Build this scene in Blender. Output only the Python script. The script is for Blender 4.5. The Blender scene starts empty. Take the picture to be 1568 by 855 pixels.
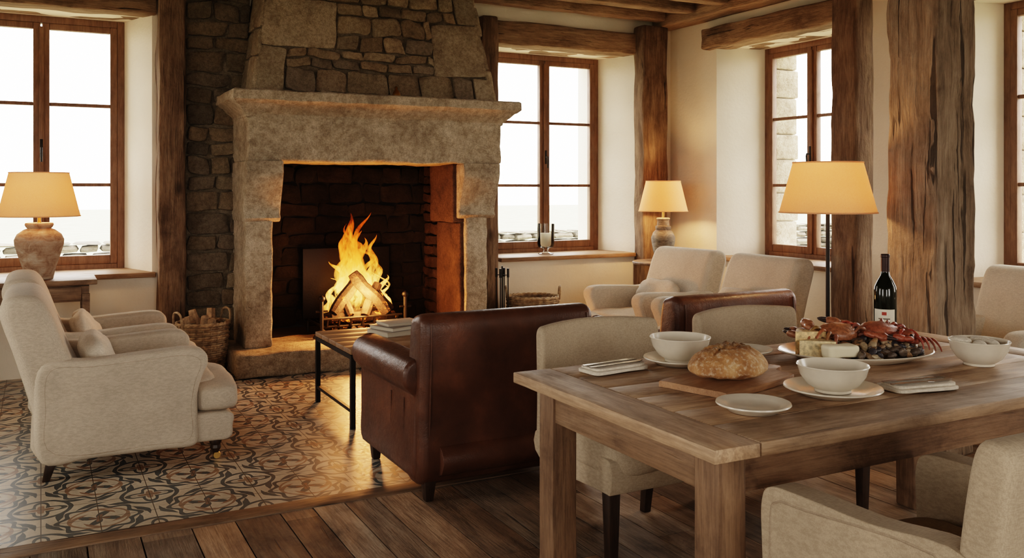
import bpy, bmesh, math, random
from mathutils import Vector, Matrix, noise
random.seed(7)
S=bpy.context.scene
COL=S.collection
R=random.uniform
pi=math.pi

# ------------------------------------------------------------------ helpers
def fin(name,me,mat,parent=None,smooth=True,ang=38):
    ob=bpy.data.objects.new(name,me)
    COL.objects.link(ob)
    if mat is not None:
        me.materials.append(mat)
    if smooth:
        for p in me.polygons: p.use_smooth=True
        try: me.set_sharp_from_angle(angle=math.radians(ang))
        except Exception: pass
    if parent is not None: ob.parent=parent
    return ob
def from_bm(name,bm,mat,parent=None,smooth=True,ang=38):
    bmesh.ops.recalc_face_normals(bm,faces=bm.faces)
    me=bpy.data.meshes.new(name); bm.to_mesh(me); bm.free()
    return fin(name,me,mat,parent,smooth,ang)
def empty(name,loc=(0,0,0),rz=0,sc=1.0):
    e=bpy.data.objects.new(name,None); e.empty_display_size=.1
    COL.objects.link(e); e.location=loc; e.rotation_euler=(0,0,math.radians(rz)); e.scale=(sc,sc,sc)
    return e
def bevel_bm(bm,edges,off,seg):
    if off>0:
        bmesh.ops.bevel(bm,geom=edges,offset=off,segments=seg,affect='EDGES',profile=.5,clamp_overlap=True)
def box(name,c,s,mat,parent=None,bev=.004,seg=2,rot=None,taper=1.0,shear=(0,0)):
    """box centre c, size s. taper = bottom scale; shear = offset of bottom"""
    bm=bmesh.new(); bmesh.ops.create_cube(bm,size=1)
    for v in bm.verts:
        f=taper if v.co.z<0 else 1
        v.co=Vector((v.co.x*s[0]*f+(shear[0] if v.co.z<0 else 0),v.co.y*s[1]*f+(shear[1] if v.co.z<0 else 0),v.co.z*s[2]))
    bevel_bm(bm,bm.edges[:],bev,seg)
    M=Matrix.Translation(c)
    if rot is not None: M=M@rot.to_4x4()
    bm.transform(M)
    return from_bm(name,bm,mat,parent)
def RX(a): return Matrix.Rotation(math.radians(a),3,'X')
def RY(a): return Matrix.Rotation(math.radians(a),3,'Y')
def RZ(a): return Matrix.Rotation(math.radians(a),3,'Z')
def lathe(name,prof,c,mat,parent=None,n=36,sy=1.0,rot=None,ang=40):
    bm=bmesh.new(); rings=[]
    for r,z in prof:
        if r<1e-5: rings.append([bm.verts.new((0,0,z))])
        else: rings.append([bm.verts.new((r*math.cos(2*pi*i/n),r*sy*math.sin(2*pi*i/n),z)) for i in range(n)])
    for a,b in zip(rings,rings[1:]):
        if len(a)==1 and len(b)==1: continue
        for i in range(n):
            j=(i+1)%n
            if len(a)==1: bm.faces.new((a[0],b[i],b[j]))
            elif len(b)==1: bm.faces.new((a[i],b[0],a[j]))
            else: bm.faces.new((a[i],b[i],b[j],a[j]))
    M=Matrix.Translation(c)
    if rot is not None: M=M@rot.to_4x4()
    bm.transform(M)
    return from_bm(name,bm,mat,parent,True,ang)
def crom(pts,k=6,closed=False):
    P=[Vector(p) for p in pts]; out=[]; n=len(P)
    rng=range(n) if closed else range(n-1)
    for i in rng:
        if closed: p0,p1,p2,p3=P[(i-1)%n],P[i],P[(i+1)%n],P[(i+2)%n]
        else: p0,p1,p2,p3=P[max(i-1,0)],P[i],P[i+1],P[min(i+2,n-1)]
        for j in range(k):
            t=j/k
            out.append(.5*((2*p1)+(p2-p0)*t+(2*p0-5*p1+4*p2-p3)*t*t+(3*p1-p0-3*p2+p3)*t**3))
    if not closed: out.append(P[-1])
    return out
class MB:
    def __init__(s): s.v=[];s.f=[];s.c=[]
    def add(s,v,f,col=(1,1,1)):
        o=len(s.v); s.v+= [tuple(x) for x in v]; s.f+=[tuple(i+o for i in q) for q in f]; s.c+=[col]*len(v)
    def box(s,c,sz,col=(1,1,1),rot=None):
        v=[]
        for x in(-.5,.5):
            for y in(-.5,.5):
                for z in(-.5,.5):
                    p=Vector((x*sz[0],y*sz[1],z*sz[2]))
                    if rot is not None:p=rot@p
                    v.append(p+Vector(c))
        s.add(v,[(0,1,3,2),(4,6,7,5),(0,4,5,1),(2,3,7,6),(0,2,6,4),(1,5,7,3)],col)
    def tube(s,pts,r,n=8,col=(1,1,1),closed=False,flat=1.0):
        P=[Vector(p) for p in pts]; m=len(P)
        rr=r if isinstance(r,(list,tuple)) else [r]*m
        t0=(P[1]-P[0]).normalized()
        up=Vector((0,0,1)) if abs(t0.z)<.9 else Vector((0,1,0))
        nrm=t0.cross(up).normalized(); vs=[]
        for i in range(m):
            if closed: t=(P[(i+1)%m]-P[(i-1)%m])
            else: t=(P[min(i+1,m-1)]-P[max(i-1,0)])
            if t.length<1e-9: t=t0.copy()
            t.normalize()
            nrm=(nrm-t*nrm.dot(t))
            if nrm.length<1e-6: nrm=t.orthogonal()
            nrm.normalize(); b=t.cross(nrm)
            for k in range(n):
                a=2*pi*k/n
                vs.append(P[i]+(nrm*math.cos(a)+b*math.sin(a)*flat)*rr[i])
        fs=[]
        for i in range(m if closed else m-1):
            i2=(i+1)%m
            for k in range(n):
                k2=(k+1)%n
                fs.append((i*n+k,i*n+k2,i2*n+k2,i2*n+k))
        if not closed:
            fs.append(tuple(range(n-1,-1,-1))); fs.append(tuple((m-1)*n+k for k in range(n)))
        s.add(vs,fs,col)
    def build(s,name,mat,parent=None,smooth=True,ang=38):
        me=bpy.data.meshes.new(name); me.from_pydata(s.v,[],s.f)
        ca=me.color_attributes.new('Col','FLOAT_COLOR','POINT')
        buf=[]
        for c in s.c: buf+= [c[0],c[1],c[2],1.0]
        ca.data.foreach_set('color',buf)
        bm=bmesh.new(); bm.from_mesh(me); bmesh.ops.recalc_face_normals(bm,faces=bm.faces); bm.to_mesh(me); bm.free()
        return fin(name,me,mat,parent,smooth,ang)
def tube(name,pts,r,mat,parent=None,n=8,closed=False):
    m=MB(); m.tube(pts,r,n,closed=closed); return m.build(name,mat,parent)
_cg={}
def cubegrid(k):
    if k not in _cg:
        bm=bmesh.new(); bmesh.ops.create_cube(bm,size=2)
        if k>0: bmesh.ops.subdivide_edges(bm,edges=bm.edges[:],cuts=k,use_grid_fill=True)
        bm.verts.ensure_lookup_table()
        _cg[k]=([v.co.copy() for v in bm.verts],[tuple(v.index for v in f.verts) for f in bm.faces]); bm.free()
    return _cg[k]
def sq(p,n): 
    m=(abs(p.x)**n+abs(p.y)**n+abs(p.z)**n)**(1/n)
    return p/m
def cushion(name,c,s,mat,parent=None,n=5,k=9,rot=None,puff=0.0,pinch=0.0,wr=.005):
    vs,fs=cubegrid(k); out=[]
    sd=Vector((R(0,50),R(0,50),0))
    for p in vs:
        q=sq(p,n)
        x,y,z=q
        z*= (1-pinch*max(abs(x),abs(y))**2.5)
        z+= puff*(1-x*x)*(1-y*y)*(1 if z>0 else -.3)
        w=Vector((x*s[0]/2,y*s[1]/2,z*s[2]/2))
        w+=Vector((x,y,z))*(noise.noise(w*7+sd)+.4*noise.noise(w*19+sd))*wr*2
        if rot is not None: w=rot@w
        out.append(w+Vector(c))
    m=MB(); m.add(out,fs); return m.build(name,mat,parent,True,60)
def prism(name,prof,y0,y1,mat,parent=None,bev=.03,seg=4,axis='Y',rough=0):
    """prof: polygon (a,z). axis Y: a=x ; axis X: a=y, extruded along x"""
    bm=bmesh.new()
    def mk(a,z,t): return (a,t,z) if axis=='Y' else (t,a,z)
    A=[bm.verts.new(mk(p[0],p[1],y0)) for p in prof]; B=[bm.verts.new(mk(p[0],p[1],y1)) for p in prof]
    bm.faces.new(A); bm.faces.new(B[::-1]); n=len(prof)
    for i in range(n): bm.faces.new((A[i],A[(i+1)%n],B[(i+1)%n],B[i]))
    bm.edges.ensure_lookup_table()
    sa,sb=set(A),set(B)
    ed=[e for e in bm.edges if (e.verts[0] in sa and e.verts[1] in sa) or (e.verts[0] in sb and e.verts[1] in sb)]
    bmesh.ops.recalc_face_normals(bm,faces=bm.faces)
    bevel_bm(bm,ed,bev,seg)
    return from_bm(name,bm,mat,parent,True,50)
def smooth2(prof,k=5): return [(v.x,v.y) for v in crom([(a,b,0) for a,b in prof],k,True)]
def rough_block(name,lo,hi,mat,parent=None,amp=.012,fs=4.0,step=.12,bev=.02,fn=None):
    """box lo..hi subdivided and roughened (hewn stone / timber)"""
    bm=bmesh.new(); bmesh.ops.create_cube(bm,size=1)
    lo=Vector(lo);hi=Vector(hi);sz=hi-lo;c=(lo+hi)/2
    for v in bm.verts: v.co=Vector((v.co.x*sz.x,v.co.y*sz.y,v.co.z*sz.z))+c
    bevel_bm(bm,bm.edges[:],bev,2)
    for ax in range(3):
        nn=int(sz[ax]/step)
        for i in range(1,nn+1):
            p=lo.copy(); p[ax]+=sz[ax]*i/(nn+1)
            no=Vector((0,0,0)); no[ax]=1
            bmesh.ops.bisect_plane(bm,geom=bm.verts[:]+bm.edges[:]+bm.faces[:],plane_co=p,plane_no=no)
    sd=Vector((R(0,99),R(0,99),R(0,99)))
    for v in bm.verts:
        d=noise.noise_vector(v.co*fs+sd)*amp+noise.noise_vector(v.co*fs*3+sd)*amp*.4
        v.co+=d
        if fn: v.co=fn(v.co)
    return from_bm(name,bm,mat,parent,True,45)

# ------------------------------------------------------------------ materials
class NT:
    def __init__(s,name):
        s.m=bpy.data.materials.new(name); s.m.use_nodes=True; s.t=s.m.node_tree; s.n=s.t.nodes; s.l=s.t.links
        s.b=s.n['Principled BSDF']; s.out=s.n['Material Output']
        s.tc=s.n.new('ShaderNodeTexCoord')
    def new(s,t): return s.n.new(t)
    def set(s,sock,v):
        if hasattr(v,'is_output') : s.l.new(v,sock)
        elif isinstance(v,(tuple,list)):
            v=tuple(v)
            try: sock.default_value=v if len(v)==len(sock.default_value) else v+(1,)
            except Exception: sock.default_value=v[:3]
        else: sock.default_value=v
    def math(s,op,a,b=None,c=None,clamp=False):
        n=s.new('ShaderNodeMath'); n.operation=op; n.use_clamp=clamp
        s.set(n.inputs[0],a)
        if b is not None: s.set(n.inputs[1],b)
        if c is not None: s.set(n.inputs[2],c)
        return n.outputs[0]
    def map(s,scale=(1,1,1),coord='Object',rot=(0,0,0),src=None):
        n=s.new('ShaderNodeMapping'); n.inputs['Scale'].default_value=scale; n.inputs['Rotation'].default_value=rot
        s.l.new(src if src is not None else s.tc.outputs[coord],n.inputs[0]); return n.outputs[0]
    def noise(s,vec,scale=5,detail=4,rough=.55,dist=0):
        n=s.new('ShaderNodeTexNoise'); s.l.new(vec,n.inputs['Vector'])
        n.inputs['Scale'].default_value=scale;n.inputs['Detail'].default_value=detail;n.inputs['Roughness'].default_value=rough;n.inputs['Distortion'].default_value=dist
        return n.outputs[0]
    def voro(s,vec,scale=5,feat='F1',out='Distance'):
        n=s.new('ShaderNodeTexVoronoi'); n.feature=feat; s.l.new(vec,n.inputs['Vector']); n.inputs['Scale'].default_value=scale
        return n.outputs[out]
    def ramp(s,fac,stops):
        n=s.new('ShaderNodeValToRGB'); s.set(n.inputs[0],fac); e=n.color_ramp.elements
        while len(e)<len(stops): e.new(.5)
        for el,(p,c) in zip(e,stops):
            el.position=p; el.color=tuple(c[:3])+(1,) if isinstance(c,(tuple,list)) else (c,c,c,1)
        return n.outputs[0]
    def mix(s,f,a,b,mode='MIX'):
        n=s.new('ShaderNodeMix'); n.data_type='RGBA'; n.blend_type=mode
        s.set(n.inputs[0],f); s.set(n.inputs[6],a); s.set(n.inputs[7],b); return n.outputs[2]
    def attr(s,name='Col'):
        n=s.new('ShaderNodeAttribute'); n.attribute_name=name; return n.outputs['Color']
    def bump(s,h,strength=.3,dist=.01,prev=None):
        n=s.new('ShaderNodeBump'); s.l.new(h,n.inputs['Height']); n.inputs['Strength'].default_value=strength; n.inputs['Distance'].default_value=dist
        if prev is not None: s.l.new(prev,n.inputs['Normal'])
        return n.outputs[0]
    def done(s,base=None,rough=None,normal=None,metal=None,**kw):
        if base is not None: s.set(s.b.inputs['Base Color'],base)
        if rough is not None: s.set(s.b.inputs['Roughness'],rough)
        if normal is not None: s.l.new(normal,s.b.inputs['Normal'])
        if metal is not None: s.set(s.b.inputs['Metallic'],metal)
        for k,v in kw.items(): s.set(s.b.inputs[k.replace('_',' ')],v)
        return s.m
def wood(name,dark,mid,light,axis='Z',sc=1.0,rough=.6,bump=.5,attr=False,worn=1.0,bd=.01,crack=.31):
    t=NT(name)
    def st(k): return {'X':(k,1,1),'Y':(1,k,1),'Z':(1,1,k)}[axis]
    def mp(k): return t.map(tuple(x*sc for x in st(k)))
    n1=t.noise(mp(.14),15,5,.68,.7)          # grain
    n2=t.noise(mp(.045),120,3,.6)            # fine fibres
    n3=t.noise(mp(.6),4.0,6,.72,.3)          # blotches / wear
    c=t.ramp(n1,[(.22,dark),(.48,mid),(.80,light)])
    c=t.mix(t.ramp(n2,[(.36,.35),(.55,0.0)]),c,tuple(x*.7 for x in dark),'MIX')
    c=t.mix(.85*worn,c,t.ramp(n3,[(.30,(.36,.32,.29)),(.46,(.88,.86,.83)),(.72,(1.28,1.26,1.24))]),'MULTIPLY')
    kn=t.voro(mp(.5),2.4); km=t.ramp(kn,[(.03,1),(.09,.0)])
    c=t.mix(t.math('MULTIPLY',km,.8),c,tuple(x*.45 for x in dark))
    if attr: c=t.mix(1,c,t.attr(),'MULTIPLY')
    cr=t.ramp(t.noise(mp(.05),26,3,.55,.6),[(crack-.02,0),(crack+.025,1)])
    c=t.mix(t.math('MULTIPLY',t.math('SUBTRACT',1,cr),.8),c,tuple(x*.25 for x in dark))
    h=t.math('ADD',t.math('MULTIPLY',n1,.4),t.math('MULTIPLY',n2,.25)); h=t.math('ADD',h,t.math('MULTIPLY',n3,.8)); h=t.math('MULTIPLY',h,t.math('ADD',t.math('MULTIPLY',cr,.6),.4))
    r=t.ramp(n3,[(.3,min(rough+.15,1)),(.7,max(rough-.08,.05))])
    return t.done(c,r,t.bump(h,bump,bd))
def fabric(name,c,bump=.3,tex=420,var=.07,rough=.95):
    t=NT(name); n=t.noise(t.map((1,1,1)),5,4)
    wv=t.noise(t.map((1,.12,1)),tex,2); wv2=t.noise(t.map((.12,1,.3)),tex,2)
    h=t.math('ADD',wv,wv2)
    col=t.ramp(n,[(.3,tuple(x*(1-var) for x in c)),(.7,tuple(min(x*(1+var),1) for x in c))])
    col=t.mix(.45,col,t.ramp(t.math('MULTIPLY',h,.5),[(.40,(.6,.58,.55)),(.6,(1.1,1.1,1.1))]),'MULTIPLY')
    nb=t.bump(n,.15,.02); nb=t.bump(h,bump,.002,nb)
    return t.done(col,rough,nb)
def leather(name,c):
    t=NT(name); n=t.noise(t.map(),5,5,.6); v=t.voro(t.map(),170); g=t.noise(t.map(),60,3)
    col=t.ramp(n,[(.28,tuple(x*.55 for x in c)),(.55,c),(.78,tuple(x*1.8 for x in c))])
    nb=t.bump(n,.25,.03); nb=t.bump(v,.22,.002,nb)
    return t.done(col,t.ramp(g,[(.3,.34),(.7,.5)]),nb)
def stone(name,c1,c2,c3,sc=1.0,bump=.7,attr=False,rough=.92):
    t=NT(name); v=t.map((sc,)*3); n=t.noise(v,3.2,5,.68,.4); sp=t.noise(v,95,3,.7); b=t.noise(v,24,5,.7)
    col=t.ramp(n,[(.3,c1),(.5,c2),(.72,c3)])
    col=t.mix(.6,col,t.ramp(sp,[(.3,(.45,.43,.40)),(.55,(1,1,1)),(.75,(1.3,1.28,1.2))]),'MULTIPLY')
    col=t.mix(.55,col,t.ramp(b,[(.35,(.45,.39,.31)),(.6,(1.1,1.1,1.1))]),'MULTIPLY')
    if attr: col=t.mix(1,col,t.attr(),'MULTIPLY')
    h=t.math('ADD',t.math('MULTIPLY',b,.7),t.math('MULTIPLY',sp,.3))
    return t.done(col,rough,t.bump(h,bump,.025))
def plain(name,c,rough=.5,metal=0,bump=0,bs=40,var=0.0,**kw):
    t=NT(name); n=t.noise(t.map(),bs,4)
    col=t.ramp(n,[(.3,tuple(x*(1-var) for x in c)),(.7,tuple(min(1,x*(1+var)) for x in c))]) if var else c
    return t.done(col,rough,t.bump(n,bump,.004) if bump else None,metal,**kw)
def plaster(name,c):
    t=NT(name); n=t.noise(t.map(),2.2,4); b=t.noise(t.map(),35,4,.6)
    col=t.ramp(n,[(.3,tuple(x*.9 for x in c)),(.7,c)])
    return t.done(col,.9,t.bump(t.math('ADD',t.math('MULTIPLY',n,1.5),b),.25,.01))

M_plaster=plaster('lime_plaster',(.82,.735,.61))
M_post=wood('oak_timber_Z',(.08,.047,.028),(.20,.128,.08),(.36,.255,.168),'Z',1,.9,1.0,bd=.025)
M_postgrey=wood('weathered_timber',(.12,.085,.059),(.29,.215,.155),(.47,.375,.285),'Z',1,.92,1.0,bd=.03,crack=.34)
M_beamX=wood('oak_timber_X',(.10,.062,.036),(.27,.18,.112),(.42,.305,.2),'X',1,.9,1.0,bd=.025)
M_beamY=wood('oak_timber_Y',(.10,.062,.036),(.27,.18,.112),(.42,.305,.2),'Y',1,.9,1.0,bd=.025)
M_win=wood('window_wood',(.13,.064,.037),(.21,.115,.068),(.29,.165,.1),'Z',2,.5,.15,False,.4,crack=.2)
M_sillX=wood('sill_wood_X',(.17,.10,.055),(.32,.195,.11),(.42,.28,.17),'X',1.5,.5,.2,False,.6,crack=.25)
M_sillY=wood('sill_wood_Y',(.17,.10,.055),(.32,.195,.11),(.42,.28,.17),'Y',1.5,.5,.2,False,.6,crack=.25)
TW=((.24,.148,.088),(.47,.32,.205),(.66,.49,.345))
M_tabX=wood('farm_table_wood_X',*TW,'X',1.0,.55,.5,True,bd=.008,crack=.27)
M_tabY=wood('farm_table_wood_Y',*TW,'Y',1.0,.55,.5,True,bd=.008,crack=.25)
M_tabZ=wood('farm_table_leg_wood',(.10,.056,.032),(.22,.135,.08),(.36,.235,.145),'Z',1.2,.62,.5,crack=.26)
M_tabA=wood('farm_table_apron_wood',(.12,.07,.04),(.27,.165,.1),(.41,.275,.175),'X',1.2,.62,.5,crack=.26)
M_floor=wood('floor_board_wood',(.12,.078,.050),(.32,.222,.15),(.50,.385,.28),'Y',1.0,.62,.8,True,bd=.012,crack=.29)
M_floorX=wood('floor_border_wood',(.08,.048,.028),(.22,.14,.085),(.35,.24,.155),'X',1.0,.55,.45)
M_darkleg=wood('dark_leg_wood',(.015,.008,.005),(.04,.021,.012),(.07,.04,.024),'Z',2,.38,.1,crack=.2)
M_board=wood('cutting_board_wood',(.24,.115,.055),(.38,.21,.11),(.46,.28,.16),'X',2,.5,.2,False,.4,crack=.2)
M_linen=fabric('linen_fabric',(.55,.47,.375))
M_linen2=fabric('cream_linen_fabric',(.66,.59,.49))
M_linen3=fabric('beige_linen_fabric',(.46,.37,.27))
M_pillow=fabric('pillow_linen',(.70,.63,.53))
M_pipe=fabric('piping_fabric',(.38,.30,.22))
M_leather=leather('brown_leather',(.10,.041,.022))
M_fp=stone('dressed_granite',(.31,.25,.18),(.50,.42,.31),(.64,.56,.44),1.0,1.0)
M_rub=stone('rubble_stone',(.65,.6,.55),(.95,.92,.87),(1.1,1.1,1.1),1.6,1.0,True)
M_mortar=stone('lime_mortar',(.17,.135,.09),(.25,.20,.14),(.32,.26,.19),2,.8)
M_soot=stone('sooty_brick',(.25,.22,.2),(.6,.55,.5),(1,1,1),2,1.0,True)
M_red=stone('firelight_tinted_stone',(.06,.034,.023),(.12,.066,.04),(.18,.105,.068),1.5,1.0)  # reddish stone, with the fire's orange light put into its colour
M_ceil=wood('ceiling_boards',(.16,.115,.075),(.28,.21,.14),(.4,.31,.22),'Y',1,.8,.4)
M_iron=plain('black_iron',(.03,.027,.024),.5,.6,.5,60)
M_steel=plain('cutlery_steel',(.55,.53,.5),.22,1.0)
M_brass=plain('aged_brass',(.45,.28,.1),.35,1.0)
M_ceram=plain('cream_stoneware',(.70,.63,.52),.22,0,.1,20,.05)
M_wax=plain('candle_wax',(.85,.8,.68),.5,0)
M_book1=plain('book_cover_grey',(.26,.23,.2),.5,0)
M_book2=plain('book_cover_cream',(.5,.45,.38),.5,0)
M_paper=plain('book_pages',(.6,.55,.45),.8,0,.3,200)
def jar(name,c1,c2,c3):
    t=NT(name); n=t.noise(t.map((1,1,1.5)),9,6,.7,.8); b=t.noise(t.map((1,1,8)),10,4)
    return t.done(t.ramp(n,[(.35,c1),(.5,c2),(.68,c3)]),.75,t.bump(t.math('ADD',n,b),.6,.01))
M_jar=jar('terracotta_jar',(.20,.105,.06),(.36,.24,.16),(.46,.38,.29))
M_jar2=jar('grey_stoneware_jar',(.09,.07,.05),(.2,.165,.12),(.33,.28,.21))
def wicker():
    t=NT('wicker'); n=t.noise(t.map(),30,4)
    return t.done(t.mix(1,t.ramp(n,[(.3,(.18,.115,.065)),(.7,(.48,.35,.21))]),t.attr(),'MULTIPLY'),.7,t.bump(n,.4,.005))
M_wick=wicker()
def vcol(name,rough=.5,bump=.3,bs=60,**kw):
    t=NT(name); n=t.noise(t.map(),bs,5)
    return t.done(t.mix(1,t.ramp(n,[(.3,(.55,.55,.55)),(.7,(1.25,1.25,1.25))]),t.attr(),'MULTIPLY'),rough,t.bump(n,bump,.004),**kw)
M_food=vcol('seafood',.35,.5,90)
M_bark=vcol('log_bark',.9,.8,30)
M_cheese=vcol('cheese',.5,.15,80)
def glasspane():
    t=NT('window_glass'); n=t.n; n.remove(t.b)
    tr=t.new('ShaderNodeBsdfTransparent'); gl=t.new('ShaderNodeBsdfGlossy'); gl.inputs['Roughness'].default_value=.02
    mx=t.new('ShaderNodeMixShader'); mx.inputs[0].default_value=.04
    t.l.new(tr.outputs[0],mx.inputs[1]); t.l.new(gl.outputs[0],mx.inputs[2]); t.l.new(mx.outputs[0],t.out.inputs[0]); return t.m
M_pane=glasspane()
def candleglass():
    t=NT('clear_glass'); n=t.n; n.remove(t.b)
    tr=t.new('ShaderNodeBsdfTransparent'); tr.inputs[0].default_value=(.95,.95,.93,1); gl=t.new('ShaderNodeBsdfGlossy'); gl.inputs['Roughness'].default_value=.03
    lw=t.new('ShaderNodeFresnel'); lw.inputs[0].default_value=1.45
    mx=t.new('ShaderNodeMixShader'); t.l.new(lw.outputs[0],mx.inputs[0])
    t.l.new(tr.outputs[0],mx.inputs[1]); t.l.new(gl.outputs[0],mx.inputs[2]); t.l.new(mx.outputs[0],t.out.inputs[0]); return t.m
M_clear=candleglass()
def shade_mat():
    t=NT('lampshade_linen'); n=t.n; n.remove(t.b)
    w=t.noise(t.map((1,1,6)),120,2); c=t.ramp(w,[(.3,(.80,.58,.38)),(.7,(.88,.68,.48))])
    d=t.new('ShaderNodeBsdfDiffuse'); tl=t.new('ShaderNodeBsdfTranslucent'); t.l.new(c,d.inputs[0]); t.l.new(c,tl.inputs[0])
    mx=t.new('ShaderNodeMixShader'); mx.inputs[0].default_value=.5
    t.l.new(d.outputs[0],mx.inputs[1]); t.l.new(tl.outputs[0],mx.inputs[2]); t.l.new(mx.outputs[0],t.out.inputs[0]); return t.m
M_shade=shade_mat()
def tiles():
    t=NT('encaustic_tiles')
    sx=t.new('ShaderNodeSeparateXYZ'); t.l.new(t.tc.outputs['Object'],sx.inputs[0])
    wob=t.noise(t.map(),14,2); wb=t.math('MULTIPLY',t.math('SUBTRACT',wob,.5),.012)
    X=t.math('ADD',sx.outputs[0],wb); Y=t.math('ADD',sx.outputs[1],wb)
    def cell(v,p,o=0): return t.math('SUBTRACT',t.math('FRACT',t.math('ADD',t.math('DIVIDE',v,p),o)),.5)
    fu=cell(X,.44,100); fv=cell(Y,.44,100)
    def rad(a,b): return t.math('SQRT',t.math('ADD',t.math('MULTIPLY',a,a),t.math('MULTIPLY',b,b)))
    def lt(a,b): return t.math('LESS_THAN',a,b)
    def near(a,c,w): return lt(t.math('ABSOLUTE',t.math('SUBTRACT',a,c)),w)
    def mul(a,b): return t.math('MULTIPLY',a,b)
    def mx(a,b): return t.math('MAXIMUM',a,b)
    r=rad(fu,fv); th=t.math('ARCTAN2',fv,fu)
    cu=t.math('SUBTRACT',.5,t.math('ABSOLUTE',fu)); cv=t.math('SUBTRACT',.5,t.math('ABSOLUTE',fv)); rc=rad(cu,cv); tc=t.math('ARCTAN2',cv,cu)
    def petal(rr,ang,k,base,amp,tw=0): return t.math('ADD',base,mul(amp,t.math('COSINE',t.math('ADD',mul(ang,k),mul(rr,tw)))))
    pr=petal(r,th,4,.115,.085,9)
    flower=lt(r,pr); fl_in=lt(r,t.math('MULTIPLY',pr,.5))
    ring=near(r,petal(r,th,8,.335,.035,0),.025)
    ring2=near(r,.265,.013)
    fr=t.math('FRACT',t.math('ADD',mul(th,8/(2*pi)),mul(r,5.5)))
    scr=mul(near(fr,.5,.22),near(r,.41,.052))
    fr2=t.math('FRACT',t.math('ADD',mul(th,4/(2*pi)),mul(r,-6)))
    scr2=mul(near(fr2,.5,.16),near(r,.22,.05))
    cr=petal(rc,tc,4,.15,.06,0); corner=near(rc,cr,.027); cin=lt(rc,mul(cr,.55))
    crng=near(rc,.265,.022)
    dark=mx(mx(flower,ring),mx(scr,mx(corner,crng))); ochre=mx(mx(fl_in,scr2),mx(ring2,cin))
    age=t.noise(t.map(),2.5,5,.65); fine=t.noise(t.map(),60,3,.7)
    base=t.ramp(age,[(.3,(.47,.39,.29)),(.7,(.63,.55,.44))])
    c=t.mix(mul(dark,.92),base,t.ramp(age,[(.3,(.04,.05,.056)),(.7,(.085,.105,.112))]))
    c=t.mix(mul(ochre,.85),c,t.ramp(age,[(.3,(.22,.11,.06)),(.7,(.33,.20,.125))]))
    c=t.mix(.45,c,t.ramp(fine,[(.3,(.6,.57,.52)),(.6,(1.05,1.05,1.05))]),'MULTIPLY')
    gu=t.math('ABSOLUTE',cell(sx.outputs[0],.22,100.5)); gv=t.math('ABSOLUTE',cell(sx.outputs[1],.22,100.5))
    g=mx(lt(gu,.009),lt(gv,.009))
    c=t.mix(g,c,(.11,.085,.06))
    h=t.math('ADD',t.math('MULTIPLY',g,-1.0),mul(age,.4))
    return t.done(c,t.ramp(fine,[(.3,.32),(.7,.52)]),t.bump(h,.35,.004))
M_tile=tiles()
def bread():
    t=NT('bread_crust'); n=t.noise(t.map(),9,6,.65); f=t.noise(t.map(),90,4)
    c=t.ramp(n,[(.3,(.20,.08,.03)),(.5,(.42,.22,.09)),(.7,(.62,.42,.23))])
    c=t.mix(t.ramp(f,[(.5,0),(.75,.55)]),c,(.75,.66,.52)); c=t.mix(1,c,t.attr(),'MULTIPLY')
    return t.done(c,.8,t.bump(t.math('ADD',n,f),.6,.006))
M_bread=bread()
def emis(name,c,st):
    t=NT(name); return t.done((0,0,0),.8,Emission_Color=c,Emission_Strength=st)
M_bulb=emis('lit_bulb',(1,.62,.28),16)
def flame_mat():
    t=NT('flame'); t.n.remove(t.b)
    sx=t.new('ShaderNodeSeparateXYZ'); t.l.new(t.tc.outputs['Generated'],sx.inputs[0])
    z=sx.outputs[2]
    n=t.noise(t.map((9,9,3.0)),1.6,4,.6,1.2)
    zz=t.math('ADD',z,t.math('MULTIPLY',t.math('SUBTRACT',n,.5),.7))
    c=t.ramp(zz,[(.0,(1,.34,.055)),(.25,(1,.42,.085)),(.5,(1,.27,.03)),(.9,(1,.12,.007))])
    e=t.new('ShaderNodeEmission'); t.l.new(c,e.inputs[0])
    st=t.math('MULTIPLY',t.ramp(zz,[(0,.55),(.2,1),(.5,.6),(1,.28)]),4.6); t.l.new(st,e.inputs[1])
    lw=t.new('ShaderNodeLayerWeight'); lw.inputs[0].default_value=.5
    f=t.math('POWER',t.math('SUBTRACT',1,lw.outputs['Facing']),1.8)
    streak=t.ramp(t.noise(t.map((1,1,.25)),26,4,.65,1.0),[(.38,.15),(.62,1)])
    f=t.math('MULTIPLY',f,streak)
    f=t.math('MULTIPLY',f,t.ramp(zz,[(.0,.3),(.2,.8),(.6,.6),(1.0,.3)]))
    tr=t.new('ShaderNodeBsdfTransparent'); mx=t.new('ShaderNodeMixShader')
    t.l.new(f,mx.inputs[0]); t.l.new(tr.outputs[0],mx.inputs[1]); t.l.new(e.outputs[0],mx.inputs[2]); t.l.new(mx.outputs[0],t.out.inputs[0]); return t.m
M_flame=flame_mat()
def ember():
    t=NT('glowing_log'); n=t.noise(t.map(),12,5,.7); f=t.ramp(n,[(.58,0),(.68,1)])
    c=t.ramp(n,[(.3,(.02,.015,.012)),(.7,(.07,.045,.032))])
    return t.done(c,.9,t.bump(n,.8,.02),Emission_Color=(1,.20,.02),Emission_Strength=t.math('MULTIPLY',f,3.2))
M_ember=ember()

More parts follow.
